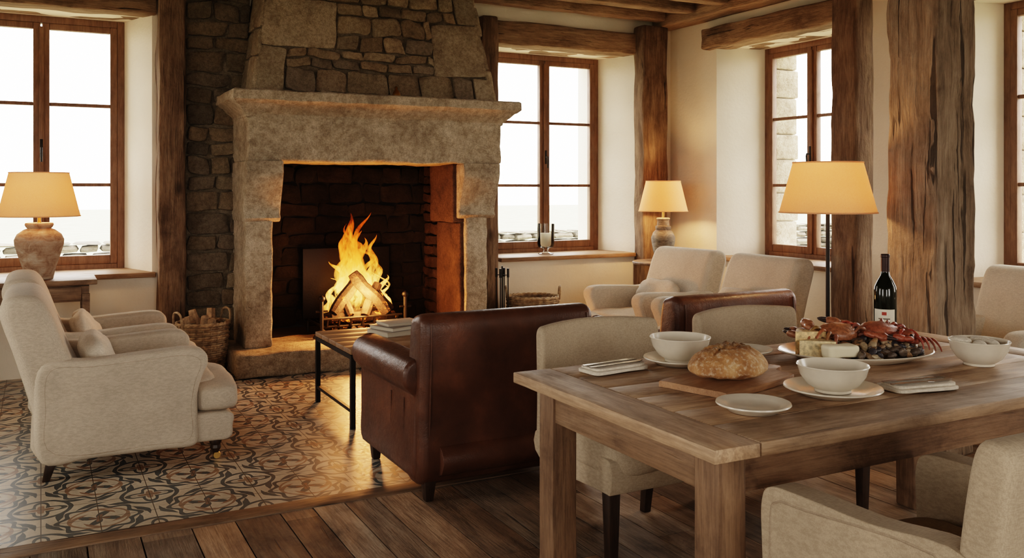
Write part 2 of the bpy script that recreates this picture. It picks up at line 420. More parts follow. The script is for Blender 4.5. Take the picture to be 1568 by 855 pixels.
# ------------------------------------------------------------------ room shell
YI,XI=7.5,5.8      # inner faces of fireplace wall and window wall
ZC=3.25
def wall(name,org,u,n,W,H,T,ops,mat,dw=.5,z0=-.3):
    """org: inner-face origin, u along wall, n outward. ops: (u0,u1,z0,z1,splay)"""
    bm=bmesh.new(); org=Vector(org);u=Vector(u);n=Vector(n)
    def P(a,z,d): return org+u*a+n*d+Vector((0,0,z))
    def face(pts): bm.faces.new([bm.verts.new(p) for p in pts])
    for side,d in ((0,0),(1,T)):
        us={0,W}; zs={z0,H}
        rs=[]
        for (a,b,c,e,s) in ops:
            ss=s if side==0 else 0
            rs.append((a-ss,b+ss,c,e)); us|={a-ss,b+ss}; zs|={c,e}
        us=sorted(us);zs=sorted(zs)
        for i in range(len(us)-1):
            for j in range(len(zs)-1):
                m=((us[i]+us[i+1])/2,(zs[j]+zs[j+1])/2)
                if any(r[0]<m[0]<r[1] and r[2]<m[1]<r[3] for r in rs): continue
                q=[P(us[i],zs[j],d),P(us[i+1],zs[j],d),P(us[i+1],zs[j+1],d),P(us[i],zs[j+1],d)]
                face(q if side==0 else q[::-1])
    for (a,b,c,e,s) in ops:
        st=[(0,s),(dw,0),(T,0)] if s>0 else [(0,0),(T,0)]
        for (d0,s0),(d1,s1) in zip(st,st[1:]):
            A=[P(a-s0,c,d0),P(b+s0,c,d0),P(b+s0,e,d0),P(a-s0,e,d0)]
            B=[P(a-s1,c,d1),P(b+s1,c,d1),P(b+s1,e,d1),P(a-s1,e,d1)]
            for k in range(4): face([A[k],B[k],B[(k+1)%4],A[(k+1)%4]])
    face([P(0,z0,0),P(0,z0,T),P(0,H,T),P(0,H,0)]); face([P(W,z0,0),P(W,H,0),P(W,H,T),P(W,z0,T)])
    face([P(0,H,0),P(W,H,0),P(W,H,T),P(0,H,T)])
    bmesh.ops.remove_doubles(bm,verts=bm.verts,dist=1e-5)
    return from_bm(name,bm,mat,None,False)
XL=-3.2; YB=-3.2; WZ0,WZ1=.71,2.76
wall('wall_fireplace',(XL,YI,0),(1,0,0),(0,1,0),XI-XL+.9,ZC+.1,.9,
     [(-.6-XL,.607-XL,WZ0,WZ1,.16),(3.92-XL,5.23-XL,WZ0,WZ1,.13),(1.5-XL,3.26-XL,.0,1.7,0)],M_plaster)
wall('wall_right',(XI,YB,0),(0,1,0),(1,0,0),YI-YB,ZC+.1,.9,
     [(5.43-YB,6.65-YB,WZ0,WZ1,.13),(2.98-YB,4.18-YB,WZ0,WZ1,.13),(.2-YB,1.4-YB,WZ0,WZ1,.13)],M_plaster)
wall('wall_left',(XL,YB,0),(0,1,0),(-1,0,0),YI-YB,ZC+.1,.5,
     [(3.8-YB,5.2-YB,WZ0,WZ1,.1),(-.0-YB,1.4-YB,WZ0,WZ1,.1)],M_plaster,.3)
wall('wall_rear',(XL,YB,0),(1,0,0),(0,-1,0),XI-XL,ZC+.1,.5,
     [(-2.0-XL,-.4-XL,WZ0,WZ1,.1),(1.4-XL,3.0-XL,WZ0,WZ1,.1)],M_plaster,.3)
wn=[0]
def window(cx,cy,rz,w,h=WZ1-WZ0,z0=WZ0,pane=False,jamb=False):
    """local x along width, local +y outward"""
    wn[0]+=1
    E=empty('window_%d'%wn[0],(cx,cy,z0),rz)
    fw=.055
    for i,(c,s) in enumerate([((-w/2+fw/2,0,h/2),(fw,.09,h)),((w/2-fw/2,0,h/2),(fw,.09,h)),((0,0,fw/2+.01),(w-2*fw,.09,fw+.02)),((0,0,h-fw/2),(w-2*fw,.09,fw))]):
        box('frame_%d'%i,c,s,M_win,E,.006)
    for sd in(-1,1):
        x0=sd*.006; x1=sd*(w/2-fw); xa,xb=min(x0,x1),max(x0,x1); zb,zt=fw+.02,h-fw
        st=.052
        box('sash_stile',(xa+st/2,-.02,(zb+zt)/2),(st,.06,zt-zb),M_win,E,.006)
        box('sash_stile',(xb-st/2,-.02,(zb+zt)/2),(st,.06,zt-zb),M_win,E,.006)
        box('sash_rail',((xa+xb)/2,-.02,zb+.035),(xb-xa-2*st,.055,.07),M_win,E,.006)
        box('sash_rail',((xa+xb)/2,-.02,zt-.025),(xb-xa-2*st,.055,.05),M_win,E,.006)
        for k in(1,2):
            box('muntin',((xa+xb)/2,-.02,zb+(zt-zb)*k/3),(xb-xa-2*st,.04,.028),M_win,E,.004)
        if pane: box('glass_pane',((xa+xb)/2,-.015,(zb+zt)/2),(xb-xa-2*st+.01,.004,zt-zb-.09),M_pane,E,0)
    box('astragal',(0,-.058,h/2),(.035,.02,h-2*fw-.06),M_win,E,.006)
    box('handle_plate',(0,-.072,h*.49),(.022,.008,.14),M_iron,E,.003)
    tube('handle',[(0,-.075,h*.49),(0,-.11,h*.49),(0,-.115,h*.49-.02),(0,-.11,h*.49-.11)],.008,M_iron,E)
    if jamb:
        for s in(-1,1):
            z=0.0;k=0
            while z<h-.01:
                hh=min([.36,.28,.33,.25][k%4],h-z); dd=.30 if k%2 else .28
                xa,xb=sorted((s*(w/2+.02),s*(w/2-.045)))
                rough_block('exterior_stone_jamb',(xa,.06,z+.004),(xb,.06+dd,z+hh-.004),M_fp,E,.004,6,.1,.012)
                z+=hh;k+=1
    L=bpy.data.lights.new('sky_portal','AREA'); L.shape='RECTANGLE'; L.size=w; L.size_y=h
    try: L.cycles.is_portal=True
    except Exception: pass
    lo=bpy.data.objects.new('sky_portal',L); COL.objects.link(lo); lo.parent=E
    lo.location=(0,.055,h/2); lo.rotation_euler=(math.radians(-90),0,0)
    return E
window(.0035,8.04,0,1.207,pane=True)
window(4.575,8.04,0,1.31,pane=True)
window(6.34,6.04,-90,1.22,pane=True,jamb=True)
window(6.34,3.58,-90,1.2,pane=True,jamb=True)
window(6.34,.8,-90,1.2)
window(XL-.35,4.5,90,1.4)
window(XL-.35,.7,90,1.4)
window(-1.2,YB-.35,180,1.6)
window(2.2,YB-.35,180,1.6)

def sill(x0,x1,y0,y1,mat,name):
    box(name,((x0+x1)/2,(y0+y1)/2,WZ0-.004+.02),(x1-x0,y1-y0,.04),mat,None,.008)
sill(-.74,.79,YI-.05,7.99,M_sillX,'window_sill'); sill(3.80,5.33,YI-.05,7.99,M_sillX,'window_sill')
sill(XI-.05,6.29,5.31,6.77,M_sillY,'window_sill'); sill(XI-.05,6.29,2.86,4.30,M_sillY,'window_sill')
rough_block('lintel_beam',(-.95,YI-.05,2.75),(.80,YI+.18,2.97),M_beamX,None,.012)
rough_block('lintel_beam',(-.76,YI+.2,2.76),(.74,YI+.46,2.9),M_beamX,None,.008)
rough_block('lintel_beam',(3.72,YI-.05,2.75),(5.36,YI+.18,2.97),M_beamX,None,.012)
rough_block('lintel_beam',(3.80,YI+.2,2.76),(5.33,YI+.46,2.9),M_beamX,None,.008)
rough_block('lintel_beam',(XI-.1,5.05,2.75),(XI+.16,6.9,2.95),M_beamY,None,.02)
rough_block('lintel_beam',(XI+.18,5.32,2.76),(XI+.46,6.76,2.9),M_beamY,None,.008)
rough_block('lintel_beam',(XI-.06,2.7,2.75),(XI+.16,4.45,2.95),M_beamY,None,.02)
rough_block('timber_post',(.80,7.34,0),(1.0,YI+.02,ZC-.02),M_post,None,.014,step=.1)
rough_block('timber_post',(3.565,7.36,0),(3.73,YI-.005,2.98),M_post,None,.01,step=.12)
rough_block('timber_post',(5.33,7.32,0),(5.63,YI-.005,3.03),M_post,None,.012,step=.12)
rough_block('timber_post',(4.07,3.05,0),(4.36,3.37,ZC-.01),M_postgrey,None,.014,5.0,step=.05,bev=.014)
rough_block('timber_post',(4.97,4.37,0),(5.15,4.60,ZC-.01),M_post,None,.012,step=.1)
box('ceiling',((XL+XI)/2,(YB+YI)/2,ZC+.05),(XI-XL,YI-YB,.1),M_ceil,None,0)
yy=7.28; 
while yy>YB+.2:
    rough_block('ceiling_beam',(XL+.02,yy-.07,3.07),(5.52,yy+.07,ZC-.005),M_beamX,None,.01,step=.25)
    yy-=.46
rough_block('ceiling_beam',(5.54,YB+.05,3.03),(XI-.01,YI-.02,ZC-.01),M_beamY,None,.014,step=.2)
FE=empty('floor')
box('subfloor',((XL+XI)/2,(YB+YI)/2,-.07),(XI-XL,YI-YB,.08),plain('dark_gap',(.012,.008,.005),.9),FE,0)
mb=MB()
def planks(x0,x1,y0,y1):
    x=x0
    while x<x1-.01:
        w=min(R(.13,.2),x1-x); y=y0-R(0,1.2)
        while y<y1:
            L=R(.7,1.7); a=max(y,y0); b=min(y+L,y1)
            if b-a>.02:
                t=R(.5,1.3); h=R(-.08,.08)
                mb.box((x+w/2,(a+b)/2,-.015+R(-.0008,.0008)),(w-.006,b-a-.005,.03),(t*(1+h),t,t*(1-h)))
            y+=L
        x+=w
planks(XL,XI,YB,3.88); planks(3.95,XI,3.88,YI)
mb.build('floor_boards',M_floor,FE,False)
box('border_board',((XL+3.95)/2,3.94,-.012),(3.95-XL-.004,.115,.03),M_floorX,FE,.002)
box('floor_tiles',((XL+3.95)/2,(4.0+YI)/2,-.015),(3.95-XL,YI-4.0,.03),M_tile,FE,0)

# ------------------------------------------------------------------ stone work
def rubble(mb,P,u0,u1,v0,v1,rh=(.09,.16),bw=(.13,.3),depth=.045,pal=None,gap=.007,n=7,k=4,amp=.010):
    vs,fs=cubegrid(k); v=v0
    while v<v1-.02:
        h=min(R(*rh),v1-v)
        if v1-(v+h)<.05: h=v1-v
        u=u0
        while u<u1-.01:
            w=min(R(*bw),u1-u)
            if u1-(u+w)<.06: w=u1-u
            cu,cv=u+w/2,v+h/2; hu,hv=w/2-gap,h/2-gap; dd=depth*R(.6,1.2)
            sd=Vector((R(0,99),R(0,99),R(0,99))); out=[]; 
            sk=R(-.014,.014); sk2=R(-.013,.013)
            for p in vs:
                q=sq(p,n); a=cu+q.x*hu+sk*q.y; b=cv+q.y*hv+sk2*q.x; d=q.z*dd
                nz=noise.noise_vector(Vector((a,b,d))*9+sd)*amp*1.6+noise.noise_vector(Vector((a,b,d))*26+sd)*amp*.6
                out.append(P(a+nz.x*.6,b+nz.y*.6,d+nz.z))
            t=R(.75,1.25); c=random.choice(pal); mb.add(out,fs,tuple(x*t for x in c))
            u+=w
        v+=h
PAL=[(.40,.31,.21),(.34,.265,.185),(.46,.37,.255),(.37,.28,.185),(.29,.235,.175),(.50,.41,.29)]
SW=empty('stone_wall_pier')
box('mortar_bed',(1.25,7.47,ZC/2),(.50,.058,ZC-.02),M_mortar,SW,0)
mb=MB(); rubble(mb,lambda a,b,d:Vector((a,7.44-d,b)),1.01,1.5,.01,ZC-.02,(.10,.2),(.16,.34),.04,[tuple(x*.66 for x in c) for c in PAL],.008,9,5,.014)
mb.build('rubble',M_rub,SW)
FP=empty('stone_fireplace')
rough_block('hearth',(1.26,6.68,0),(3.62,7.42,.18),M_fp,FP,.012,5,.08,.02)
for sx0,sx1,nm in((1.37,1.575,'l'),(3.205,3.41,'r')):
    rough_block('jamb_'+nm,(sx0,6.95,.175),(sx1,7.49,1.16),M_fp,FP,.009,7,.05,.016)
    cx0,cx1=(sx0,sx1+.06) if nm=='l' else (sx0-.06,sx1+.07)
    prof=[(7.49,1.14),(6.955,1.14),(6.93,1.17),(6.95,1.20),(6.93,1.28),(6.885,1.38),(6.85,1.47),(6.835,1.52),(6.84,1.56),(6.835,1.605),(7.49,1.605)]
    prism('console_'+nm,prof,cx0-.01,cx1,M_fp,FP,.014,2,'X')
rough_block('lintel_stone',(1.37,6.86,1.60),(3.50,7.49,1.97),M_fp,FP,.012,5,.06,.018)
def cornice(name,x0,x1,yf,yb,prof,mat,parent):
    bm=bmesh.new(); cols=[]
    for o,z in prof:
        cols.append([bm.verts.new(p) for p in((x0-o,yb,z),(x0-o,yf-o,z),(x1+o,yf-o,z),(x1+o,yb,z))])
    for a,b in zip(cols,cols[1:]):
        for i in range(3): bm.faces.new((a[i],a[i+1],b[i+1],b[i]))
    bm.faces.new(cols[0]); bm.faces.new(cols[-1][::-1])
    bm.faces.new([c[0] for c in cols]) ; bm.faces.new([c[3] for c in cols][::-1])
    nn=36
    for i in range(1,nn):
        bmesh.ops.bisect_plane(bm,geom=bm.verts[:]+bm.edges[:]+bm.faces[:],plane_co=(x0-.2+(x1-x0+.4)*i/nn,0,0),plane_no=(1,0,0))
    for i in range(1,10):
        bmesh.ops.bisect_plane(bm,geom=bm.verts[:]+bm.edges[:]+bm.faces[:],plane_co=(0,yf-.2+(yb-yf+.2)*i/10,0),plane_no=(0,1,0))
    sd=Vector((3,5,9))
    for v in bm.verts:
        v.co+=noise.noise_vector(v.co*5+sd)*.009+noise.noise_vector(v.co*16+sd)*.004
    return from_bm(name,bm,mat,parent,True,35)
cornice('mantel_cornice',1.37,3.50,6.87,7.49,[(0,1.93),(.012,1.94),(.012,1.955),(.03,1.975),(.06,2.0),(.085,2.03),(.10,2.035),(.12,2.05),(.13,2.06),(.13,2.125),(.115,2.135)],M_fp,FP)
ZH0,ZH1=2.13,ZC-.005
def hood(z):
    t=(z-ZH0)/(ZH1-ZH0); return 1.43+.17*t,3.47-.17*t,6.95+.20*t
bm=bmesh.new()
lo=hood(ZH0);hi=hood(ZH1)
V=[bm.verts.new(p) for p in((lo[0],lo[2],ZH0),(lo[1],lo[2],ZH0),(lo[1],7.49,ZH0),(lo[0],7.49,ZH0),(hi[0],hi[2],ZH1),(hi[1],hi[2],ZH1),(hi[1],7.49,ZH1),(hi[0],7.49,ZH1))]
for f in((0,3,2,1),(4,5,6,7),(0,1,5,4),(1,2,6,5),(2,3,7,6),(3,0,4,7)): bm.faces.new([V[i] for i in f])
from_bm('hood_core',bm,M_mortar,FP,False)
def PF(a,b,d):
    x0,x1,y=hood(b); return Vector((x0+(x1-x0)*a/2.04,y-d,b))
mb=MB()
AS=[(.50,.415,.305),(.46,.385,.28),(.53,.445,.33)]
def ash(u0,u1,v0,v1,d=.04):
    rubble(mb,PF,u0,u1,v0,v1,(v1-v0,v1-v0),(u1-u0,u1-u0),d,AS,.005,18,8,.008)
ash(0,.22,2.14,2.50); ash(0,.64,2.50,2.90); ash(0,.30,2.90,3.24)
ash(1.86,2.04,2.14,2.34); ash(1.52,2.04,2.34,2.80); ash(1.80,2.04,2.80,3.24)
G=.006
rubble(mb,PF,.22,1.86,2.14,2.34,(.19,.2),(.16,.38),.045,PAL,G,8,5,.016)
rubble(mb,PF,.22,1.52,2.34,2.50,(.07,.09),(.13,.32),.038,PAL,G,8,5,.014)
rubble(mb,PF,.64,1.52,2.50,2.80,(.09,.16),(.12,.32),.045,PAL,G,8,5,.016)
rubble(mb,PF,.64,1.80,2.80,2.90,(.1,.1),(.14,.32),.04,PAL,G,8,5,.014)
rubble(mb,PF,.30,1.80,2.90,3.24,(.12,.18),(.14,.34),.045,PAL,G,8,5,.016)
def PL(a,b,d):
    x0,x1,y=hood(b); return Vector((x0-d,y+a,b))
def PR(a,b,d):
    x0,x1,y=hood(b); return Vector((x1+d,y+a,b))
for PP in(PL,PR):
    rubble(mb,PP,-.03,.50,2.14,3.24,(.2,.35),(.22,.3),.025,AS,.006,12,4,.006)
mb.build('hood_stones',M_rub,FP)
# firebox
x0,x1,y0,y1,z0,z1=1.52,3.24,7.40,7.86,.17,1.66
dk=plain('soot',(.014,.011,.009),.95,0,.5,20)
box('firebox_back',((x0+x1)/2,y1+.03,(z0+z1)/2),(x1-x0,.05,z1-z0),dk,FP,0)
box('firebox_side',(x0-.01,(6.98+y1)/2,(z0+z1)/2),(.02,y1-6.98,z1-z0),dk,FP,0)
box('firebox_side',(x1+.005,(6.98+y1)/2,(z0+z1)/2),(.02,y1-6.98,z1-z0),dk,FP,0)
box('firebox_top',((x0+x1)/2,(y0+y1)/2+.1,z1+.01),(x1-x0,y1-y0-.1,.02),dk,FP,0)
box('firebox_floor',((x0+x1)/2,7.63,.165),(x1-x0,.44,.03),dk,FP,0)
SP=[(.036,.028,.022),(.027,.022,.019),(.05,.036,.027),(.022,.018,.015)]
SPR=[(.11,.062,.04),(.085,.05,.033),(.13,.074,.046)]  # right-side bricks: firelight painted in as a redder, lighter palette
mb=MB(); rubble(mb,lambda a,b,d:Vector((a,y1-d,b)),x0,x1,z0+.01,z1,(.10,.18),(.16,.36),.022,SP,.006,8,4,.018)
rubble(mb,lambda a,b,d:Vector((x0+.01+d,a,b)),7.0,y1,z0+.01,z1,(.08,.15),(.14,.3),.02,SP,.006,6,3,.012)
rubble(mb,lambda a,b,d:Vector((x1-.03-d,a,b)),7.50,y1,z0+.01,z1,(.07,.12),(.14,.3),.035,SPR,.006,6,3,.014)
mb.build('firebox_bricks',M_soot,FP)
rough_block('firelight_tinted_reveal',(3.165,6.99,.18),(3.235,7.5,1.10),M_red,FP,.006,6,.08,.012)  # right reveal blocks, firelight tint carried by the stone colour
rough_block('firelight_tinted_reveal',(3.10,6.99,1.105),(3.235,7.5,1.64),M_red,FP,.006,6,.08,.012)
box('fireback_plate',(2.42,7.79,.56),(.80,.03,.62),M_iron,FP,.01)
lathe('mantel_bell',[(0,0),(.035,0),(.036,.01),(.03,.03),(.022,.05),(.012,.062),(.01,.07),(.014,.078),(.008,.088),(0,.09)],(2.55,6.87,2.135),M_brass,None,20)

# fire
FI=empty('log_fire',(2.37,7.36,.18))
mb=MB()
for x in(-.30,-.2,-.1,0,.1,.2,.30): mb.tube([(x,-.19,.15),(x,-.17,.09),(x,.17,.09)],.010,6)
mb.tube([(-.33,-.15,.08),(.33,-.15,.08)],.011,6); mb.tube([(-.33,.15,.08),(.33,.15,.08)],.011,6); mb.tube([(-.34,-.19,.15),(.34,-.19,.15)],.010,6)
for x in(-.36,.36):
    mb.tube([(x,-.22,.0),(x,-.22,.30)],.016,8); mb.tube([(x,-.22,.10),(x,.2,.10),(x,.2,.0)],.011,8)
    mb.tube(crom([(x-.07,-.24,0.008),(x-.03,-.23,.05),(x,-.22,.07),(x+.03,-.23,.05),(x+.07,-.24,0.008)],4),.012,6)
    mb.tube([(x-.05,-.22,.22),(x+.05,-.22,.22)],.009,6)
mb.build('iron_grate',M_iron,FI)
for i,x in enumerate((-.36,.36)):
    lathe('andiron_knob',[(0,0),(.018,.006),(.03,.024),(.024,.042),(.01,.05),(0,.055)],(x,-.22,.295),M_iron,FI,14)
def log(mb,a,b,r,col,n=10,split=False):
    a=Vector(a);b=Vector(b); pts=[a.lerp(b,i/6)+noise.noise_vector(a*9+Vector((i*.4,0,0)))*r*.25 for i in range(7)]
    mb.tube(pts,[r*(.85 if i in(0,6) else 1)*R(.92,1.08) for i in range(7)],5 if split else n,col)
mb=MB()
for a,b,r in[((-.30,-.02,.14),(.28,.03,.15),.05),((-.26,-.13,.15),(.30,-.10,.14),.045),((.22,-.16,.17),(-.06,-.08,.50),.055),((-.24,-.14,.18),(-.02,-.04,.44),.05),((.02,-.17,.16),(.17,-.06,.40),.042),((.30,-.04,.18),(.14,-.02,.36),.035),((-.24,.08,.2),(.2,.09,.24),.045),((-.1,-.17,.17),(-.14,-.02,.34),.038)]:
    log(mb,a,b,r,(1,1,1),9)
mb.build('burning_logs',M_ember,FI)
mb=MB(); vs,fs=cubegrid(1)
for i in range(70):
    c=Vector((R(-.3,.3),R(-.2,.14),R(.01,.06))); r=R(.012,.03)
    mb.add([c+sq(p,3)*r*R(.8,1.2) for p in vs],fs)
mb.build('embers',M_ember,FI)
def flame(mb,x,y,z,h,r,seed):
    n=28; pts=[];rr=[]
    for i in range(n+1):
        t=i/n
        dx=(noise.noise(Vector((seed*3.1,t*2.6,0)))*.22*t+.02*math.sin(t*9+seed*2)*t); dy=noise.noise(Vector((seed*3.1,t*1.8,7)))*.06*t
        pts.append((x*(1-.2*t)+dx,y*(1-.4*t)+dy,z+h*t))
        w=((t+.06)**.45)*((1-t)**.95)*1.8
        rr.append(max(.001,r*w*(1+.45*noise.noise(Vector((seed,t*7,3))))))
    rr[-1]=.001
    mb.tube(pts,rr,14,flat=.5)
mb=MB()
fl=[(0,.04,.20,.84,.10),(-.07,.06,.2,.62,.095),(.08,.05,.2,.62,.095),(-.15,.04,.18,.44,.075),(.18,.05,.18,.46,.075),(.03,.02,.3,.58,.065),(-.05,.0,.34,.60,.045),(.15,.06,.3,.54,.05),(-.13,.06,.28,.50,.045),(.26,.02,.16,.32,.045),(-.25,.02,.16,.28,.045),(.04,.07,.3,.74,.045),(.22,-.04,.2,.34,.03),(-.2,-.06,.2,.28,.03),(.10,-.08,.30,.34,.03),(-.02,-.12,.2,.30,.035),(.0,.08,.45,.50,.035),(.30,.0,.18,.22,.028),(-.10,.03,.35,.36,.03),(.09,.0,.42,.36,.03)]
for i,(x,y,z,h,r) in enumerate(fl): flame(mb,x,y,z,h*.96,r,i+1.7)
mb.build('flames',M_flame,FI,True,180)
def plight(name,loc,e,c,r,parent=None):
    L=bpy.data.lights.new(name,'POINT'); L.energy=e; L.color=c; L.shadow_soft_size=r
    o=bpy.data.objects.new(name,L); COL.objects.link(o); o.location=loc; o.parent=parent; return o
plight('fire_glow',(0,-.22,.34),78,(1,.40,.12),.14,FI)

# ------------------------------------------------------------------ lamps
def shade(parent,z0,z1,r0,r1,name='shade'):
    n=48
    lathe(name,[(r0,z0),(r1,z1),(r1-.004,z1),(r0-.004,z0),(r0,z0)],(0,0,0),M_shade,parent,n)
    m=MB()
    for r,z in((r0,z0),(r1,z1)):
        m.tube([(r*math.cos(2*pi*i/n),r*math.sin(2*pi*i/n),z) for i in range(n)],.004,6,closed=True)
    zc=z1-.03
    for k in range(3):
        a=2*pi*k/3; m.tube([(0,0,zc-.02),((r1-.004)*math.cos(a),(r1-.004)*math.sin(a),zc+.02)],.0025,5)
    m.build('shade_trim',M_shade,parent)
def bulb(parent,z,e):
    lathe('bulb',[(0,0),(.014,.0),(.014,.02),(.03,.055),(.028,.075),(.015,.09),(0,.094)],(0,0,z),M_bulb,parent,16)
    plight('bulb_light',(0,0,z+.05),e,(1,.60,.28),.045,parent)
TL=empty('table_lamp',(-.01,7.12,.762))
lathe('jar',[(0,0),(.088,0),(.09,.01),(.105,.08),(.135,.17),(.155,.24),(.158,.275),(.14,.315),(.10,.345),(.075,.355),(.085,.365),(.092,.38),(.088,.392),(.07,.395),(0,.39)],(0,0,0),M_jar,TL,40)
lathe('lamp_stem',[(0,.385),(.02,.39),(.012,.40),(.012,.50),(0,.50)],(0,0,0),M_brass,TL,12)
shade(TL,.44,.745,.262,.19); bulb(TL,.50,13)
TL2=empty('table_lamp',(5.31,6.98,.702))
lathe('jar',[(0,0),(.07,0),(.072,.015),(.095,.09),(.112,.18),(.115,.22),(.095,.27),(.07,.295),(.075,.31),(.075,.33),(.06,.335),(.055,.38),(.065,.40),(.06,.41),(0,.41)],(0,0,0),M_jar2,TL2,36)
lathe('lamp_stem',[(0,.405),(.012,.41),(.012,.54),(0,.54)],(0,0,0),M_brass,TL2,12)
shade(TL2,.475,.765,.235,.165); bulb(TL2,.54,38)
FL=empty('floor_lamp',(3.84,3.57,0))
lathe('base',[(0,0),(.14,0),(.142,.008),(.13,.018),(.03,.026),(.015,.04),(0,.04)],(0,0,0),M_iron,FL,32)
lathe('pole',[(0,.02),(.011,.02),(.011,1.36),(0,1.36)],(0,0,0),M_iron,FL,14)
shade(FL,1.265,1.54,.258,.185); bulb(FL,1.36,17)
CT=empty('console_table',(-.25,7.14,0))
box('top',(0,0,.742),(1.2,.46,.036),M_floorX,CT,.006)
box('apron',(0,0,.665),(1.1,.38,.118),M_floorX,CT,.004)
for x in(-.27,.27):
    box('drawer_front',(x,-.196,.665),(.46,.014,.09),M_floorX,CT,.004)
    lathe('knob',[(0,0),(.012,.004),(.014,.014),(0,.02)],(x,-.205,.665),M_brass,CT,12,rot=RX(90))
for x in(-.53,.53):
    for y in(-.18,.18): box('leg',(x,y,.33),(.05,.05,.66),M_floorX,CT,.004,taper=.7)
RT=empty('side_table',(5.27,6.93,0))
lathe('top',[(0,.672),(.285,.672),(.292,.68),(.292,.692),(.285,.70),(0,.70)],(0,0,0),M_floorX,RT,48)
lathe('pedestal',[(0,.05),(.03,.05),(.04,.12),(.025,.2),(.03,.3),(.045,.45),(.025,.6),(.05,.672),(0,.672)],(0,0,0),M_post,RT,24)
for k in range(3):
    a=2*pi*k/3+.5; tube('foot',crom([(.0,0,.14),(.12*math.cos(a),.12*math.sin(a),.11),(.22*math.cos(a),.22*math.sin(a),.03),(.27*math.cos(a),.27*math.sin(a),.018)],5),.018,M_post,RT)

# ------------------------------------------------------------------ seating
def armchair(loc,rz,mat,pillow=True,w=.76,name='linen_armchair'):
    E=empty(name,loc,rz); hw=w/2; at=.125
    ap=smooth2([(-.42,.10),(-.20,.095),(.10,.095),(.275,.10),(.285,.22),(.285,.36),(.31,.45),(.335,.51),(.32,.565),(.25,.592),(.05,.585),(-.2,.57),(-.42,.565),(-.45,.35)],5)
    for s in(-1,1):
        y0,y1=(s*hw,s*(hw-at)); prism('arm',ap,min(y0,y1),max(y0,y1),mat,E,.03,5)
        loop=[Vector((a,s*(hw-.004),z)) for a,z in smooth2([(-.36,.14),(.08,.13),(.245,.14),(.25,.3),(.268,.42),(.297,.5),(.282,.54),(.21,.56),(.05,.552),(-.2,.54),(-.38,.535),(-.40,.35)],5)]
        tube('piping',loop,.0045,M_pipe,E,6,True)
    bp=smooth2([(-.40,.12),(-.46,.35),(-.53,.60),(-.582,.76),(-.592,.83),(-.565,.88),(-.50,.895),(-.425,.878),(-.37,.79),(-.30,.6),(-.22,.42),(-.18,.25),(-.22,.12)],5)
    prism('back',bp,-hw+.015,hw-.015,mat,E,.055,6)
    prism('base',smooth2([(-.38,.10),(.30,.10),(.445,.105),(.462,.17),(.455,.235),(.3,.25),(-.38,.25)],4),-hw+.03,hw-.03,mat,E,.022,4)
    cushion('seat_cushion',(.08,0,.33),(.66,w-2*at+.0,.165),mat,E,6,9,RY(-1.5),.15)
    cushion('seat_cushion_front',(.385,0,.318),(.235,w-.03,.155),mat,E,5,8)
    if pillow:
        cushion('lumbar_pillow',(-.155,R(-.02,.02),.53),(.13,.45,.27),M_pillow,E,3.0,11,RY(-24)@RZ(R(-4,4)),0,0,.012)
    for s in(-1,1):
        lathe('front_leg',[(0,.105),(.03,.105),(.032,.09),(.024,.075),(.028,.06),(.02,.045),(.016,.035),(0,.035)],(.38,s*(hw-.07),0),M_darkleg,E,16)
        lathe('caster',[(0,-.01),(.018,-.01),(.02,0),(.018,.01),(0,.01)],(.385,s*(hw-.07),.020),M_brass,E,16,rot=RX(90))
        tube('caster_fork',[(.38,s*(hw-.07),.05),(.38,s*(hw-.07),.02)],.008,M_brass,E)
        box('rear_leg',(-.37,s*(hw-.07),.055),(.05,.05,.11),M_darkleg,E,.004,taper=.65,shear=(-.03,0))
    return E
armchair((.42,5.13,0),0,M_linen)
armchair((.40,6.02,0),0,M_linen)
armchair((4.33,5.96,0),183,M_linen2)
armchair((4.33,5.04,0),180,M_linen2)
armchair((5.10,3.44,0),180,M_linen2,False)

def leather_chair(loc,rz,w):
    E=empty('leather_armchair',loc,rz); hw=w/2
    prism('back',smooth2([(-.40,.10),(-.415,.4),(-.43,.70),(-.425,.80),(-.385,.835),(-.32,.83),(-.27,.79),(-.24,.6),(-.2,.4),(-.2,.10)],5),-hw+.012,hw-.012,M_leather,E,.05,6)
    cushion('back_cushion',(-.2,0,.58),(.17,w-.29,.42),M_leather,E,4,9,RY(-8))
    for s in(-1,1):
        pr=[(0,.10),(.115,.10),(.12,.3),(.125,.44),(.135,.54),(.12,.60),(.08,.635),(.03,.64),(-.025,.625),(-.055,.58),(-.05,.52),(-.02,.485),(0.0,.45),(-.005,.3)]
        pp=smooth2([(s*(hw-.01)-s*a,z) for a,z in pr],5)
        prism('arm',pp,-.36,.40,M_leather,E,.02,4,'X')
        lathe('arm_front_scroll',[(0,0),(.075,0),(.078,.006),(.07,.012),(0,.014)],(.397,s*(hw-.055),.565),M_leather,E,24,rot=RY(90))
        for x in(-.05,-.22):
            tube('seam',[(x,s*(hw-.0065),z) for z in(.12,.2,.3,.4,.44)],.0028,M_leather,E,6)
        tube('piping',[(.395,s*(hw-.012),z) for z in(.12,.25,.4,.47)],.005,M_leather,E,6)
    prism('base',smooth2([(-.38,.10),(.3,.10),(.39,.105),(.395,.2),(.38,.27),(-.38,.27)],4),-hw+.1,hw-.1,M_leather,E,.01,2)
    cushion('seat_cushion',(.12,0,.345),(.62,w-.25,.17),M_leather,E,6,9,None,.12)
    for y in(-hw+.055,hw-.055):
        tube('piping',crom([(-.403,y,.12),(-.418,y,.4),(-.434,y,.7),(-.428,y,.8)],5),.004,M_leather,E,6)
    for sx in(-.36,.35):
        for s in(-1,1):
            box('leg',(sx,s*(hw-.07),.055),(.06,.06,.11),M_darkleg,E,.005,taper=.62)
    return E
leather_chair((1.925,4.09,0),90,.92)
leather_chair((3.30,4.09,0),90,.86)

